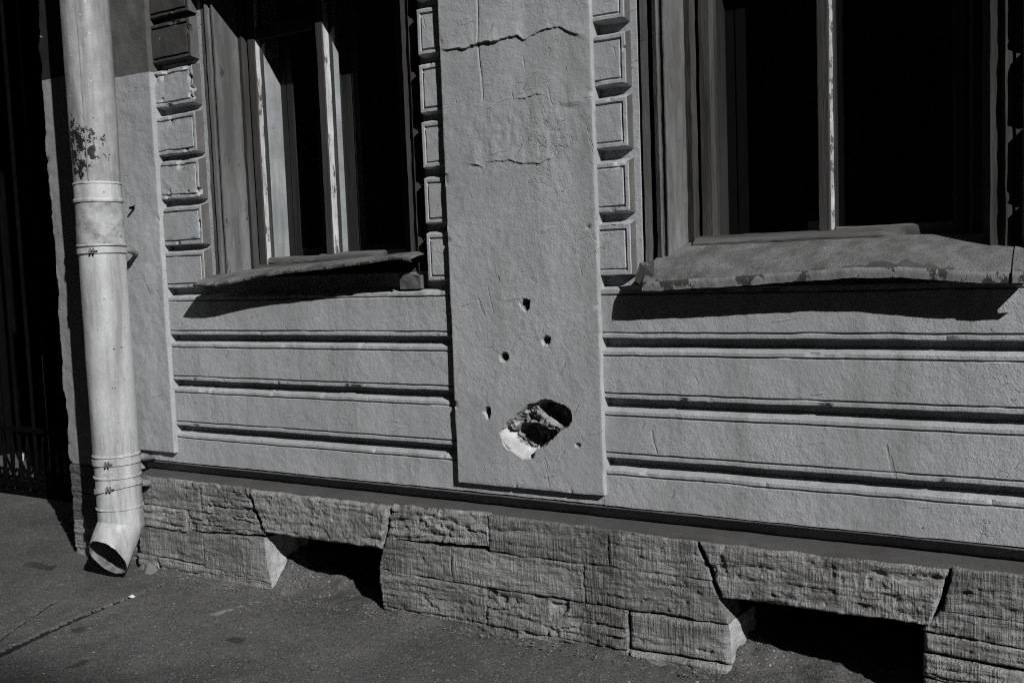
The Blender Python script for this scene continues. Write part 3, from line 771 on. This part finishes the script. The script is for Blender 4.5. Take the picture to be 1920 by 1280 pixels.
# ------------------------------------------------------------------ windows
def window(xl, xr, xs_l, mull, label, left):
    """xl, xr: opening; everything in metres on the real planes"""
    win = bpy.data.objects.new('window', None)
    COL.objects.link(win); win.parent = bld; win.location = -BASE[bld.name]; win['label'] = label
    def part(mb, name, m, **k): return mb.build(name, m, win, **k)
    top = .87
    zb = .0
    y0 = DEPTH + .002
    # plaster surround: strip, dark joint, moulding, splayed reveal
    a = xl
    if left:
        prof = [(a, y0), (a + .012, y0 - .001), (a + .0125, y0 + .018), (a + .018, y0 + .018), (a + .0185, y0 - .004), (a + .026, y0 - .008), (a + .036, y0 - .006), (a + .037, y0 + .001),
                (a + .050, y0 + .001), (a + .0505, y0 - .004), (a + .056, y0 - .004), (a + .058, y0 + .002), (a + .084, .105)]
        bx = a + .084
    else:
        prof = [(a, y0 + .012), (a + .008, y0 + .012), (a + .0085, y0), (a + .026, y0 + .003), (a + .0265, y0 + .02), (a + .040, y0 + .02), (a + .041, y0 - .004), (a + .052, y0 - .008), (a + .054, y0 + .001),
                (a + .066, y0 + .001), (a + .0665, y0 - .004), (a + .070, y0 - .004), (a + .072, y0 + .002), (a + .092, .10)]
        bx = a + .092
    s = MB(); s.prism_z(prof + [(bx, .5)], zb - .012, top, 60, wob=.0016, seed=7)
    part(s, 'surround', SURROUND, smooth=30)
    b = xr                                              # right-hand jamb, seen from outside only
    prof = [(b, y0), (b - .012, y0 - .001), (b - .0125, y0 + .018), (b - .018, y0 + .018), (b - .0185, y0 - .004), (b - .03, y0 - .008), (b - .038, y0), (b - .050, y0 + .001), (b - .058, y0 - .002),
            (b - .060, y0 + .004), (b - .080, .105), (b - .080, .5)]
    s = MB(); s.prism_z(prof, zb - .012, top, 60, wob=.0016, seed=9)
    part(s, 'surround', WOOD, smooth=30)
    # timber box frame
    f = MB()
    fx0, fx1 = bx, b - .08
    f.prism_z([(fx0 - .001, .104), (fx0 + .016, .100), (fx0 + .024, .106), (fx0 + .025, .135)], zb - .0, top, 50, wob=.0025, seed=13)
    part(f, 'frame', WOOD, smooth=30)
    f = MB()
    f.prism_z([(fx1 + .001, .104), (fx1 - .016, .100), (fx1 - .024, .106), (fx1 - .025, .135)], zb - .0, top, 50, wob=.0025, seed=17)
    part(f, 'frame', WOOD, smooth=30)
    f = MB(); f.box(fx0 + .02, fx1 - .02, .098, .20, zb - .035, zb + .028)
    part(f, 'frame_sill', WOOD_RAIL)
    def stile(x0, x1, ys, yg, em, name='stile'):
        s = MB(); s.prism_z([(x0, yg + .02), (x0, ys), (x0 + .002, ys - .002), (x1 - .003, ys - .002), (x1, ys + .001)], zb + .028, top, 60, wob=.0012, seed=int(abs(x0) * 977) % 800)
        part(s, name, WOOD, smooth=30)
        s = MB(); s.prism_z([(x1, ys + .001), (x1 + .0002, ys + .010), (x1 + .0032, yg - .003)], zb + .028, top, 60, wob=.0016, seed=int(abs(x1) * 977) % 800)
        part(s, 'putty_edge', em, smooth=30)
    ys, yg = .112, .131
    sl = fx0 + .033
    stile(sl, sl + .030, ys, yg, WHITE if left else WOOD)
    stile(mull - .017, mull + .010, ys - .006, yg, WHITE if left else WORN_WHITE)
    stile(fx1 - .055, fx1 - .030, ys, yg, WOOD)
    r = MB()
    r.prism_z([(0, 0)] * 2, 0, 1) if False else None
    n = 40
    for (xa, xb, z0, z1, yy) in ((sl + .031, mull - .02, zb + .0285, zb + .050, ys + .004), (mull + .018, fx1 - .056, zb + .0285, zb + .056, ys + .002)):
        prof = np.array([(yg + .02, z0), (yy, z0), (yy - .002, z0 + .004), (yy, z1 - .005), (yy + .008, z1), (yg + .02, z1)])
        xs = np.linspace(xa, xb, n)
        P = np.zeros((n, len(prof), 3)); P[:, :, 0] = xs[:, None]; P[:, :, 1] = prof[None, :, 0]; P[:, :, 2] = prof[None, :, 1]
        P[:, :, 1:] += .002 * fbm(xs[:, None] * 20, prof[None, :, 1] * 80, 3, 23)[:, :, None]
        r.grid(P)
    part(r, 'rail', WOOD_RAIL, smooth=30)
    # ragged weather board along the bottom of the sashes
    wb = MB()
    wx0, wx1 = (mull - .045, mull + .20) if left else (fx0 + .02, mull + .17)
    xs = np.linspace(wx0, wx1, 60)
    low = .006 * fbm(xs * 22, 0 * xs, 4, 29)
    tip = np.clip((wx1 - xs) / .05, 0.15, 1)
    zt = zb + .052 if left else zb + .050
    prof = [(.108, zt, 0), (.085, zt - .012, 0), (.078, zt - .018, .5), (.080, zt - .027, 1), (.108, zt - .027, 1)]
    P = np.zeros((60, 5, 3))
    for j, (yy, zz, k) in enumerate(prof):
        P[:, j, 0] = xs; P[:, j, 1] = .108 - (.108 - yy) * tip + .003 * fbm(xs * 30, 0 * xs + j, 3, 31); P[:, j, 2] = zz + k * low
    wb.grid(P)
    part(wb, 'weather_board', WOOD_RAIL, smooth=30)
    gl = MB()
    for (xa, xb) in ((sl + .03, mull - .018), (mull + .016, fx1 - .054)):
        q = MB(); q.box(xa, xb, yg, yg + .003, zb + .04, top); part(q, 'pane', GLASS)
    # lining between the two sashes, inner sash, dark room behind
    for (xa, ye) in ((sl + .030, .212), (mull + .010, .168)):
        q = MB(); q.prism_z([(xa + .002, yg - .002), (xa + .007, yg - .001), (xa + .007, yg + .009), (xa - .02, yg + .009)], zb + .05, top, 30, wob=.001, seed=41); part(q, 'bead', WOOD)
        q = MB(); q.prism_z([(xa + .004, yg + .009), (xa + .004, ye), (xa - .004, ye + .002)], zb + .05, top, 4)
        part(q, 'lining', WHITE_SMOOTH if left else WOOD)
    if left:
        q = MB(); q.box(mull - .085, mull - .01, .168, .205, zb + .05, .60); part(q, 'shade_post', WOOD)  # post added to cast the upright shade edge on the lining
        q = MB(); q.box(sl + .031, mull - .02, .116, .138, .728, .765); part(q, 'transom', WOOD)
    ins = MB()
    for (xa, xb) in ((sl + .0, sl + .055), (sl + .060, sl + .085), (mull - .03, mull + .02), (mull + .026, mull + .05), (fx1 - .10, fx1 - .03)):
        ins.box(xa, xb, .212, .245, zb + .03, top)
    ins.box(sl + .056, fx1 - .10, .213, .244, zb + .03, zb + .075)
    part(ins, 'inner_sash', WOOD if left else CURTAIN)
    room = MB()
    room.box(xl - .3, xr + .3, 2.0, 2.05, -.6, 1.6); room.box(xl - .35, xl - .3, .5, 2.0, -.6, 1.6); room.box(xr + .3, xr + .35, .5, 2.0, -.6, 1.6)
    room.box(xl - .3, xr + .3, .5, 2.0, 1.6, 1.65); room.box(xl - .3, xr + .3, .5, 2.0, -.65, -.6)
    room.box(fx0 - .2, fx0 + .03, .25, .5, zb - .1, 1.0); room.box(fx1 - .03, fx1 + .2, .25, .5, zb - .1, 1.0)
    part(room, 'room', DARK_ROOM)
    if not left: return win
    cu = MB()
    xs = np.linspace(mull - .25 if left else xl + .1, xr - .02, 160)
    yy = .36 + .022 * np.sin(xs * 74 + 2.2 * np.sin(xs * 11)) + .008 * np.sin(xs * 190)
    P = np.zeros((160, 2, 3)); P[:, :, 0] = xs[:, None]; P[:, :, 1] = yy[:, None]; P[:, 0, 2] = zb + .06; P[:, 1, 2] = 1.1
    cu.grid(P)
    part(cu, 'curtain', CURTAIN, smooth=180)
    return win

wl_ = window(LWL, LWR, None, -1.985, 'left basement window with sunlit white lining inside', True)
wr_ = window(RWL, RWR, None, -.520, 'right basement window with dark panes', False)

def sheet_sill(win, xs, yf, zf, ybk, zbk, lip, seed, label, rim=None):
    """bent metal sheet: back edge, swelling middle, front edge, folded drip"""
    n = 420
    x = np.linspace(xs[0], xs[-1], n)
    YF = np.interp(x, xs, yf); ZF = np.interp(x, xs, zf); ZB = np.interp(x, xs, zbk)
    nz = .002 * fbm(x * 18, 0 * x, 4, seed)
    rows = []
    for t in np.linspace(0, 1, 60):
        bulge = .010 * math.sin(t ** 1.6 * math.pi)
        yy = ybk + (YF - ybk) * t
        zz = ZB + (ZF + lip - ZB) * t + bulge + nz * t + .006 * fbm(x * 6, 0 * x + t * 2, 3, seed + 2) * min(1, t * 3) * (1.15 - t)
        rows.append(np.stack([x, yy, zz], -1))
    for t in (.5, 1.0):
        rows.append(np.stack([x, YF + .002 * t, ZF + lip * (1 - t) + nz + .0012 * fbm(x * 60, 0 * x, 3, seed + 5)], -1))
    rows.append(np.stack([x, YF + .010, ZF + .002 + nz], -1))
    P = np.stack(rows, 1)
    nr = len(rows) - 1
    kk = 60 / 34
    A, B = np.meshgrid(x[:-1], np.arange(nr), indexing='ij')
    peel = .62 * fbm(A * 10, B * .01, 3, seed + 8) + .34 * fbm(A * 46, B * .09, 4, seed + 9) - np.clip((nr - 3 - B) / 8, 0, 7) * .36 + .08
    mi = np.where(peel > .0, 1, 0)
    lipn = .62 * fbm(A * 10, 0 * B, 3, seed + 8) + .3 * fbm(A * 46, 0 * B, 3, seed + 9)
    mi = np.where(B >= nr - 3, 2, mi)
    mb = MB(); mb.grid(P, mi.ravel())
    o = mb.build('window_sill', [ZINC, ZINC_BARE, ZINC_PALE], win, smooth=60, label=label)
    sol = o.modifiers.new('thickness', 'SOLIDIFY'); sol.thickness = .0016
    return o
sheet_sill(wl_, [-2.385, -2.34, -2.25, -2.14, -2.02, -1.90, -1.75, -1.64, -1.60, -1.575], [-.080, -.080, -.079, -.077, -.075, -.073, -.070, -.068, -.064, -.055],
           [-.030, -.034, -.030, -.014, -.002, .004, .014, .024, .025, .016], .12,
           [.012, .016, .020, .022, .024, .028, .032, .036, .036, .030], .004, 710, 'buckled thin metal sill rising to the right')
sill_r = sheet_sill(wr_, [-.905, -.86, -.784, -.66, -.542, -.431, -.336, -.25, -.182, -.125], [-.058] * 10,
           [-.074, -.074, -.070, -.065, -.060, -.055, -.057, -.066, -.072, -.074], .098,
           [.030, .034, .034, .034, .034, .033, .030, .026, .024, .022], .020, 720, 'long grey metal sill with peeling lower edge')
sheet_sill(wr_, [-.132, -.10, -.055], [-.061, -.061, -.059], [-.073, -.074, -.072], .098, [.026, .02, .01], .020, 733, 'short lapped end piece of metal sill')
endfold = MB()
endfold.add([(-.905, -.058, -.074), (-.932, -.040, -.050), (-.925, -.022, -.010), (-.893, -.012, -.006), (-.880, -.046, -.040), (-.905, -.0582, -.062)],
            [(0, 1, 5, 5), (1, 2, 4, 5), (2, 3, 4, 4)])
o = endfold.build('sill_end', [ZINC_PALE], wr_)
o.modifiers.new('thickness', 'SOLIDIFY').thickness = .0016
lump = MB()                                            # plaster stub under the right end of the left sill
xs = np.linspace(-1.655, -1.585, 14); zs = np.linspace(-.058, -.018, 9)
X, Z = np.meshgrid(xs, zs, indexing='ij')
P = np.stack([X, .002 + .004 * fbm(X * 60, Z * 60, 3, 741), Z + .006 * fbm(X * 50, 0 * X, 3, 742) * (Z > -.025)], -1)
lump.grid(P)
for row in (P[0], P[-1], P[:, 0], P[:, -1]):
    back = row.copy(); back[:, 1] = .12
    lump.grid(np.stack([row, back], 0))
lump.build('sill_stub', CEMENT, bld, smooth=40)

# ------------------------------------------------------------------ drainpipe
pipe = thing('drainpipe', (-2.744, -.124, GROUND), 'thick pale painted drainpipe with flaking collars and an angled outlet above the pavement', 'drainpipe')
PXc, PYc = -2.744, -.124
def pipe_section(name, prof, mat, seed, parent=pipe, dent=.0012, seg=64, label=None):
    """prof: (z, radius) from top to bottom"""
    prof = np.array(prof)
    th = np.linspace(0, 2 * math.pi, seg, endpoint=False)
    P = np.zeros((seg, len(prof), 3))
    R = prof[None, :, 1] + dent * fbm(th[:, None] * 2.4, prof[None, :, 0] * 12, 3, seed)
    P[:, :, 0] = PXc + R * np.cos(th)[:, None]; P[:, :, 1] = PYc + R * np.sin(th)[:, None]; P[:, :, 2] = prof[None, :, 0]
    mb = MB(); mb.grid(P, close_u=True)
    return mb.build(name, mat, parent, smooth=50, label=label)
def zr(z0, z1, r0, r1, n): return [(z0 + (z1 - z0) * t, r0 + (r1 - r0) * t) for t in np.linspace(0, 1, n)]
pipe_section('pipe_section', zr(2.6, .52, .075, .0725, 80) + zr(.515, .305, .0725, .0700, 24), PIPE_FLAKED, 801, label='upper pipe length with black flaked patch')
pipe_section('pipe_rim', [(.309, .0695), (.307, .0735), (.302, .0740), (.300, .0715)], PIPE, 803)
pipe_section('pipe_section', zr(.300, .258, .0718, .0722, 8), PIPE, 804)
pipe_section('pipe_rim', [(.258, .0720), (.255, .0755), (.250, .0762), (.245, .0752), (.243, .0715)], PIPE, 805)
pipe_section('pipe_section', zr(.243, .170, .0715, .0722, 12), PIPE_WORN, 806, label='worn pipe length with mottled paint')
pipe_section('pipe_section', zr(.1699, .112, .0735, .0745, 8), PIPE_WORN, 807)
pipe_section('pipe_rim', [(.113, .0740), (.111, .0772), (.107, .0772), (.105, .072)], PIPE, 808)
pipe_section('pipe_section', zr(.105, -.30, .0712, .0722, 50), PIPE, 809)
pipe_section('pipe_section', zr(-.3001, -.565, .0722, .0715, 30), PIPE, 810)
pipe_section('pipe_rim', [(-.563, .0715), (-.566, .0745), (-.571, .0745), (-.573, .0712)], PIPE, 811)
pipe_section('pipe_section', zr(-.573, -.640, .0712, .0715, 8), PIPE, 812)
pipe_section('pipe_rim', [(-.634, .0712), (-.636, .0748), (-.640, .0748), (-.642, .0712)], PIPE, 813)
pipe_section('pipe_section', zr(-.642, -.740, .0708, .0712, 10), PIPE, 814)
pipe_section('pipe_rim', [(-.738, .0708), (-.740, .0742), (-.743, .0742), (-.745, .0708)], PIPE, 815)
seam = MB()                                            # folded seam down the upper length
seam.tube([(PXc + .0742 * math.cos(-1.0), PYc + .0742 * math.sin(-1.0), 2.6), (PXc + .0715 * math.cos(-1.0), PYc + .0715 * math.sin(-1.0), .31)], .0022, 8)
seam.build('seam', STEEL, pipe, smooth=60)
# angled outlet: vertical stub, mitre seam, slanted shoe cut obliquely
ed = Vector((.0, -.52, -.85)).normalized()
S0 = Vector((PXc, PYc, -.800))
seg = 64
th = np.linspace(0, 2 * math.pi, seg, endpoint=False)
R = .0710
side = Vector((1, 0, 0)); nb = ed.cross(side).normalized()
mit = (Vector((0, 0, -1)) + ed).normalized()
mnorm = mit                                            # plane of the mitre
rings_v, rings_e = [], []
base_pts = []
for a in th:
    q = Vector((PXc + R * math.cos(a), PYc + R * math.sin(a), 0))
    zc = S0.z - ((q.x - S0.x) * mnorm.x + (q.y - S0.y) * mnorm.y) / mnorm.z
    base_pts.append(Vector((q.x, q.y, zc)))
stub = np.zeros((seg, 6, 3))
for i, bp in enumerate(base_pts):
    for j, t in enumerate(np.linspace(0, 1, 6)):
        stub[i, j] = (bp.x, bp.y, -.745 + (bp.z + .745) * t)
mb = MB(); mb.grid(stub, close_u=True); mb.build('pipe_section', PIPE, pipe, smooth=50)
cut_n = Vector((.10, -.84, -.53)).normalized()        # mouth plane
cut_p = Vector((PXc, PYc, 0)) + Vector((-.004, -.058, -.902))
nl = 14
shoe = np.zeros((seg, nl, 3)); inn = np.zeros((seg, nl, 3))
for i, bp in enumerate(base_pts):
    L_ = (cut_p - bp).dot(cut_n) / ed.dot(cut_n)
    L_ = max(L_, .01) + .003 * float(fbm(np.array(th[i] * 5), np.array(0.0), 3, 831))
    axis0 = S0
    for j, t in enumerate(np.linspace(0, 1, nl)):
        p = bp + ed * (L_ * t)
        ax = axis0 + ed * ((p - axis0).dot(ed))
        rad = (p - ax)
        k = 1 + .05 * t * float(fbm(np.array(th[i] * 1.6), np.array(t * 2.0), 2, 833)) - .03 * t * t
        shoe[i, j] = ax + rad * k
        inn[i, j] = ax + rad * k * .972
mb = MB(); mb.grid(shoe, close_u=True)
shoe_o = mb.build('outlet_shoe', PIPE, pipe, smooth=50)
mb = MB(); mb.grid(inn, close_u=True); mb.grid(np.stack([shoe[:, -1], inn[:, -1]], 1), close_u=True)
mb.build('outlet_inside', [PIPE_IN], shoe_o, smooth=50)
def clamp(z, tilt=0.0, r=.0745, h=.017):
    """steel strap, bolted lug in front, bracket into the wall"""
    n = 64
    th = np.linspace(0, 2 * math.pi, n, endpoint=False)
    prof = [(r - .003, h / 2), (r + .0015, h / 2), (r + .0015, -h / 2), (r - .003, -h / 2)]
    P = np.zeros((n, 4, 3))
    for j, (rr, dz) in enumerate(prof):
        P[:, j, 0] = PXc + rr * np.cos(th); P[:, j, 1] = PYc + rr * np.sin(th); P[:, j, 2] = z + dz + tilt * np.cos(th) * rr
    mb = MB(); mb.grid(P, close_u=True)
    c = mb.build('clamp', PIPE, pipe, smooth=30)
    a = -1.03
    bx, by = PXc + (r + .005) * math.cos(a), PYc + (r + .005) * math.sin(a)
    tx, ty = -math.sin(a), math.cos(a)
    zz = z + tilt * math.cos(a) * r
    mb = MB()
    for s in (-.0062, .0036):
        q = [(bx + tx * s + dx * math.cos(a) + ex * tx, by + ty * s + dx * math.sin(a) + ex * ty, zz + dz) for dz in (-.0085, .0075) for (dx, ex) in ((-.006, 0), (.007, 0), (.007, .003), (-.006, .003))]
        mb.add(q, [(0, 1, 2, 3), (4, 5, 6, 7), (0, 1, 5, 4), (1, 2, 6, 5), (2, 3, 7, 6), (3, 0, 4, 7)])
    mb.build('lug', LUG, c)
    mb = MB(); mb.tube([(bx - tx * .009, by - ty * .009, zz - .001), (bx + tx * .017, by + ty * .017, zz - .001)], .0024, 8)
    mb.build('bolt', LUG, c, smooth=40)
    mb = MB()
    x1, y1 = PXc + .042, PYc + .060
    mb.tube([(x1 - .006, y1 - .012, z), (x1 + .006, y1 + .002, z + .002), (x1 + .008, y1 + .016, z - .002), (x1 - .006, y1 + .034, z - .010), (x1 - .016, .02, z - .014)], [.007, .012, .011, .009, .008], 10)
    mb.build('bracket', STEEL, c, smooth=40)
clamp(.092)
clamp(-.588)
clamp(-.676, tilt=.22)
hook = MB(); hook.tube([(PXc + .030, .01, .232), (PXc + .036, -.035, .229), (PXc + .052, -.028, .236)], [.005, .004, .0015], 8)
hook.build('wall_hook', DARK_IRON, pipe, smooth=40)

# ------------------------------------------------------------------ iron gate across the passage
gate = thing('iron_gate', (-4.3, .52, GROUND), 'black wrought iron gate with scrolled lower panels in the dark passage left of the drainpipe', 'gate')
GY = .52
for (za, zb_) in ((-.665, -.685), (-.915, -.945), (1.9, 1.93), (-.968, -.982)):
    mb = MB(); mb.box(-5.38, PIER - .01, GY - .012, GY + .012, min(za, zb_), max(za, zb_)); mb.build('rail', DARK_IRON, gate)
gx_ = -5.36
k = 0
while gx_ < PIER - .02:
    mb = MB(); mb.tube([(gx_, GY, -.985), (gx_, GY, 1.9)], .009, 8); mb.build('bar', DARK_IRON, gate, smooth=60)
    if gx_ + .12 < PIER - .02:
        for sgn in (1, -1):
            cx = gx_ + .06
            pts = []
            for t in np.linspace(0, 1, 26):
                ang = t * 2.1 * math.pi
                rr = .028 * (1 - .72 * t)
                pts.append((cx + sgn * (.026 - rr * math.cos(ang)), GY, -.878 + rr * math.sin(-ang) ))
            top = [(cx + sgn * .002, GY, -.70), (cx - sgn * .012, GY, -.78)]
            mb = MB(); mb.tube(top + pts, .006, 6); mb.build('scroll', DARK_IRON, gate, smooth=60)
            pts = [(cx + sgn * (.008 + .022 * math.sin(t)), GY, -.956 + .009 * math.cos(t)) for t in np.linspace(0, 1.6 * math.pi, 12)]
            mb = MB(); mb.tube(pts, .004, 6); mb.build('scroll', DARK_IRON, gate, smooth=60)
    gx_ += .12
tag_ = MB()  # small pale square behind the gate, of unknown nature
xs = np.linspace(-4.355, -4.318, 4); zs = np.linspace(-.835, -.80, 4)
X, Z = np.meshgrid(xs, zs, indexing='ij')
tag_.grid(np.stack([X, GY + .045 + .002 * fbm(X * 90, Z * 90, 2, 861), Z], -1))
t = tag_.build('pale_square', PAPER); t.modifiers.new('thickness', 'SOLIDIFY').thickness = .0008
t['label'] = 'small white square behind the scrolls of the iron gate'; t['category'] = 'paper'
post = MB(); post.tube([(-4.46, .80, GROUND), (-4.46, .80, -.36)], .012, 10)  # thin pale upright rod behind the gate, of unknown purpose
t = post.build('pale_rod', STEEL, smooth=60); t['label'] = 'thin pale rod glimpsed behind the bars of the iron gate'; t['category'] = 'pipe'

# ------------------------------------------------------------------ litter on the pavement
def scrap(x, y, r, seed, label, name='paper_scrap', mat=PAPER, cat='paper scrap', h=.006):
    n = 7
    th = np.linspace(0, 2 * math.pi, 10, endpoint=False)
    P = np.zeros((10, 3, 3))
    for j, k in enumerate((0.02, .6, 1.0)):
        rr = r * k * (1 + .5 * fbm(th * 1.1, 0 * th, 2, seed))
        P[:, j, 0] = x + rr * np.cos(th); P[:, j, 1] = y + rr * .75 * np.sin(th)
        P[:, j, 2] = GROUND + .004 + h * (1 - k) + h * .6 * fbm(th * 1.5, 0 * th + k * 3, 2, seed + 1)
    mb = MB(); mb.grid(P, close_u=True)
    o = mb.build(name, mat)
    o.modifiers.new('thickness', 'SOLIDIFY').thickness = .0014 if mat is PAPER else .01
    o['label'] = label; o['category'] = cat; o['group'] = 'white paper scraps on the pavement'
    return o
scrap(-2.552, -.25, .013, 871, 'white paper scrap lying on the dark crack in the pavement')
scrap(-1.985, .035, .009, 875, 'tiny white paper scrap at the mouth of the left basement vent')
grit = MB()
rg = random.Random(5)
base = np.array([(1, 0, 0), (-.5, .87, 0), (-.5, -.87, 0), (0, 0, .9)])
for i in range(1500):
    x = rg.uniform(-2.75, .2)
    y = -.045 - abs(rg.gauss(0, .05)) if i % 3 else rg.uniform(-.9, -.05)
    r = rg.choice((.0012, .0018, .0018, .0026, .004)) * (1 if i % 3 else .8)
    an = rg.uniform(0, 6.28); c, sn = math.cos(an), math.sin(an)
    zz = float(ground_h(x, y)) + (.010 if y > -.085 else .0)
    q = base * r * np.array([1, rg.uniform(.6, 1), rg.uniform(.7, 1.2)])
    grit.add(np.stack([x + q[:, 0] * c - q[:, 1] * sn, y + q[:, 0] * sn + q[:, 1] * c, zz - .0004 + q[:, 2]], -1), [(0, 1, 3, 3), (1, 2, 3, 3), (2, 0, 3, 3)])
t = grit.build('grit', CHIP, kind='stuff')
t['label'] = 'loose grit scattered along the foot of the stone plinth'; t['category'] = 'grit'
# wedge-shaped stone chip leaning on the plinth right of the drainpipe
cb = MB()
cb.add([(-2.735, -.052, -.978), (-2.690, -.070, -.986), (-2.712, -.074, -.986), (-2.722, -.046, -.948), (-2.700, -.040, -.962), (-2.665, -.040, -.986), (-2.685, -.055, -.972)],
       [(0, 2, 3, 3), (2, 6, 3, 3), (2, 1, 6, 6), (1, 5, 6, 6), (6, 4, 3, 3), (6, 5, 4, 4), (0, 3, 4, 4), (0, 4, 5, 5), (0, 5, 1, 1), (0, 1, 2, 2)])
t = cb.build('stone_chip', CHIP)
t['label'] = 'pale broken stone chip leaning on the plinth right of the drainpipe outlet'; t['category'] = 'stone chip'

# ------------------------------------------------------------------ unseen house across the street, added to cut the sky fill
opp = thing('sky_block_house', (0, -14.0, GROUND), 'plain dark house across the street, unseen, added to block sky light', 'building')
mb = MB(); mb.box(-35, 45, -24, -14.0, GROUND - .13, 16.0); mb.build('wall', DARKFACADE, opp)
for i in range(-12, 16):
    for j in range(4):
        mb = MB(); mb.box(i * 2.8, i * 2.8 + 1.2, -14.06, -14.01, .2 + j * 3.2, 2.1 + j * 3.2)
        mb.build('window', DARK_ROOM, opp)
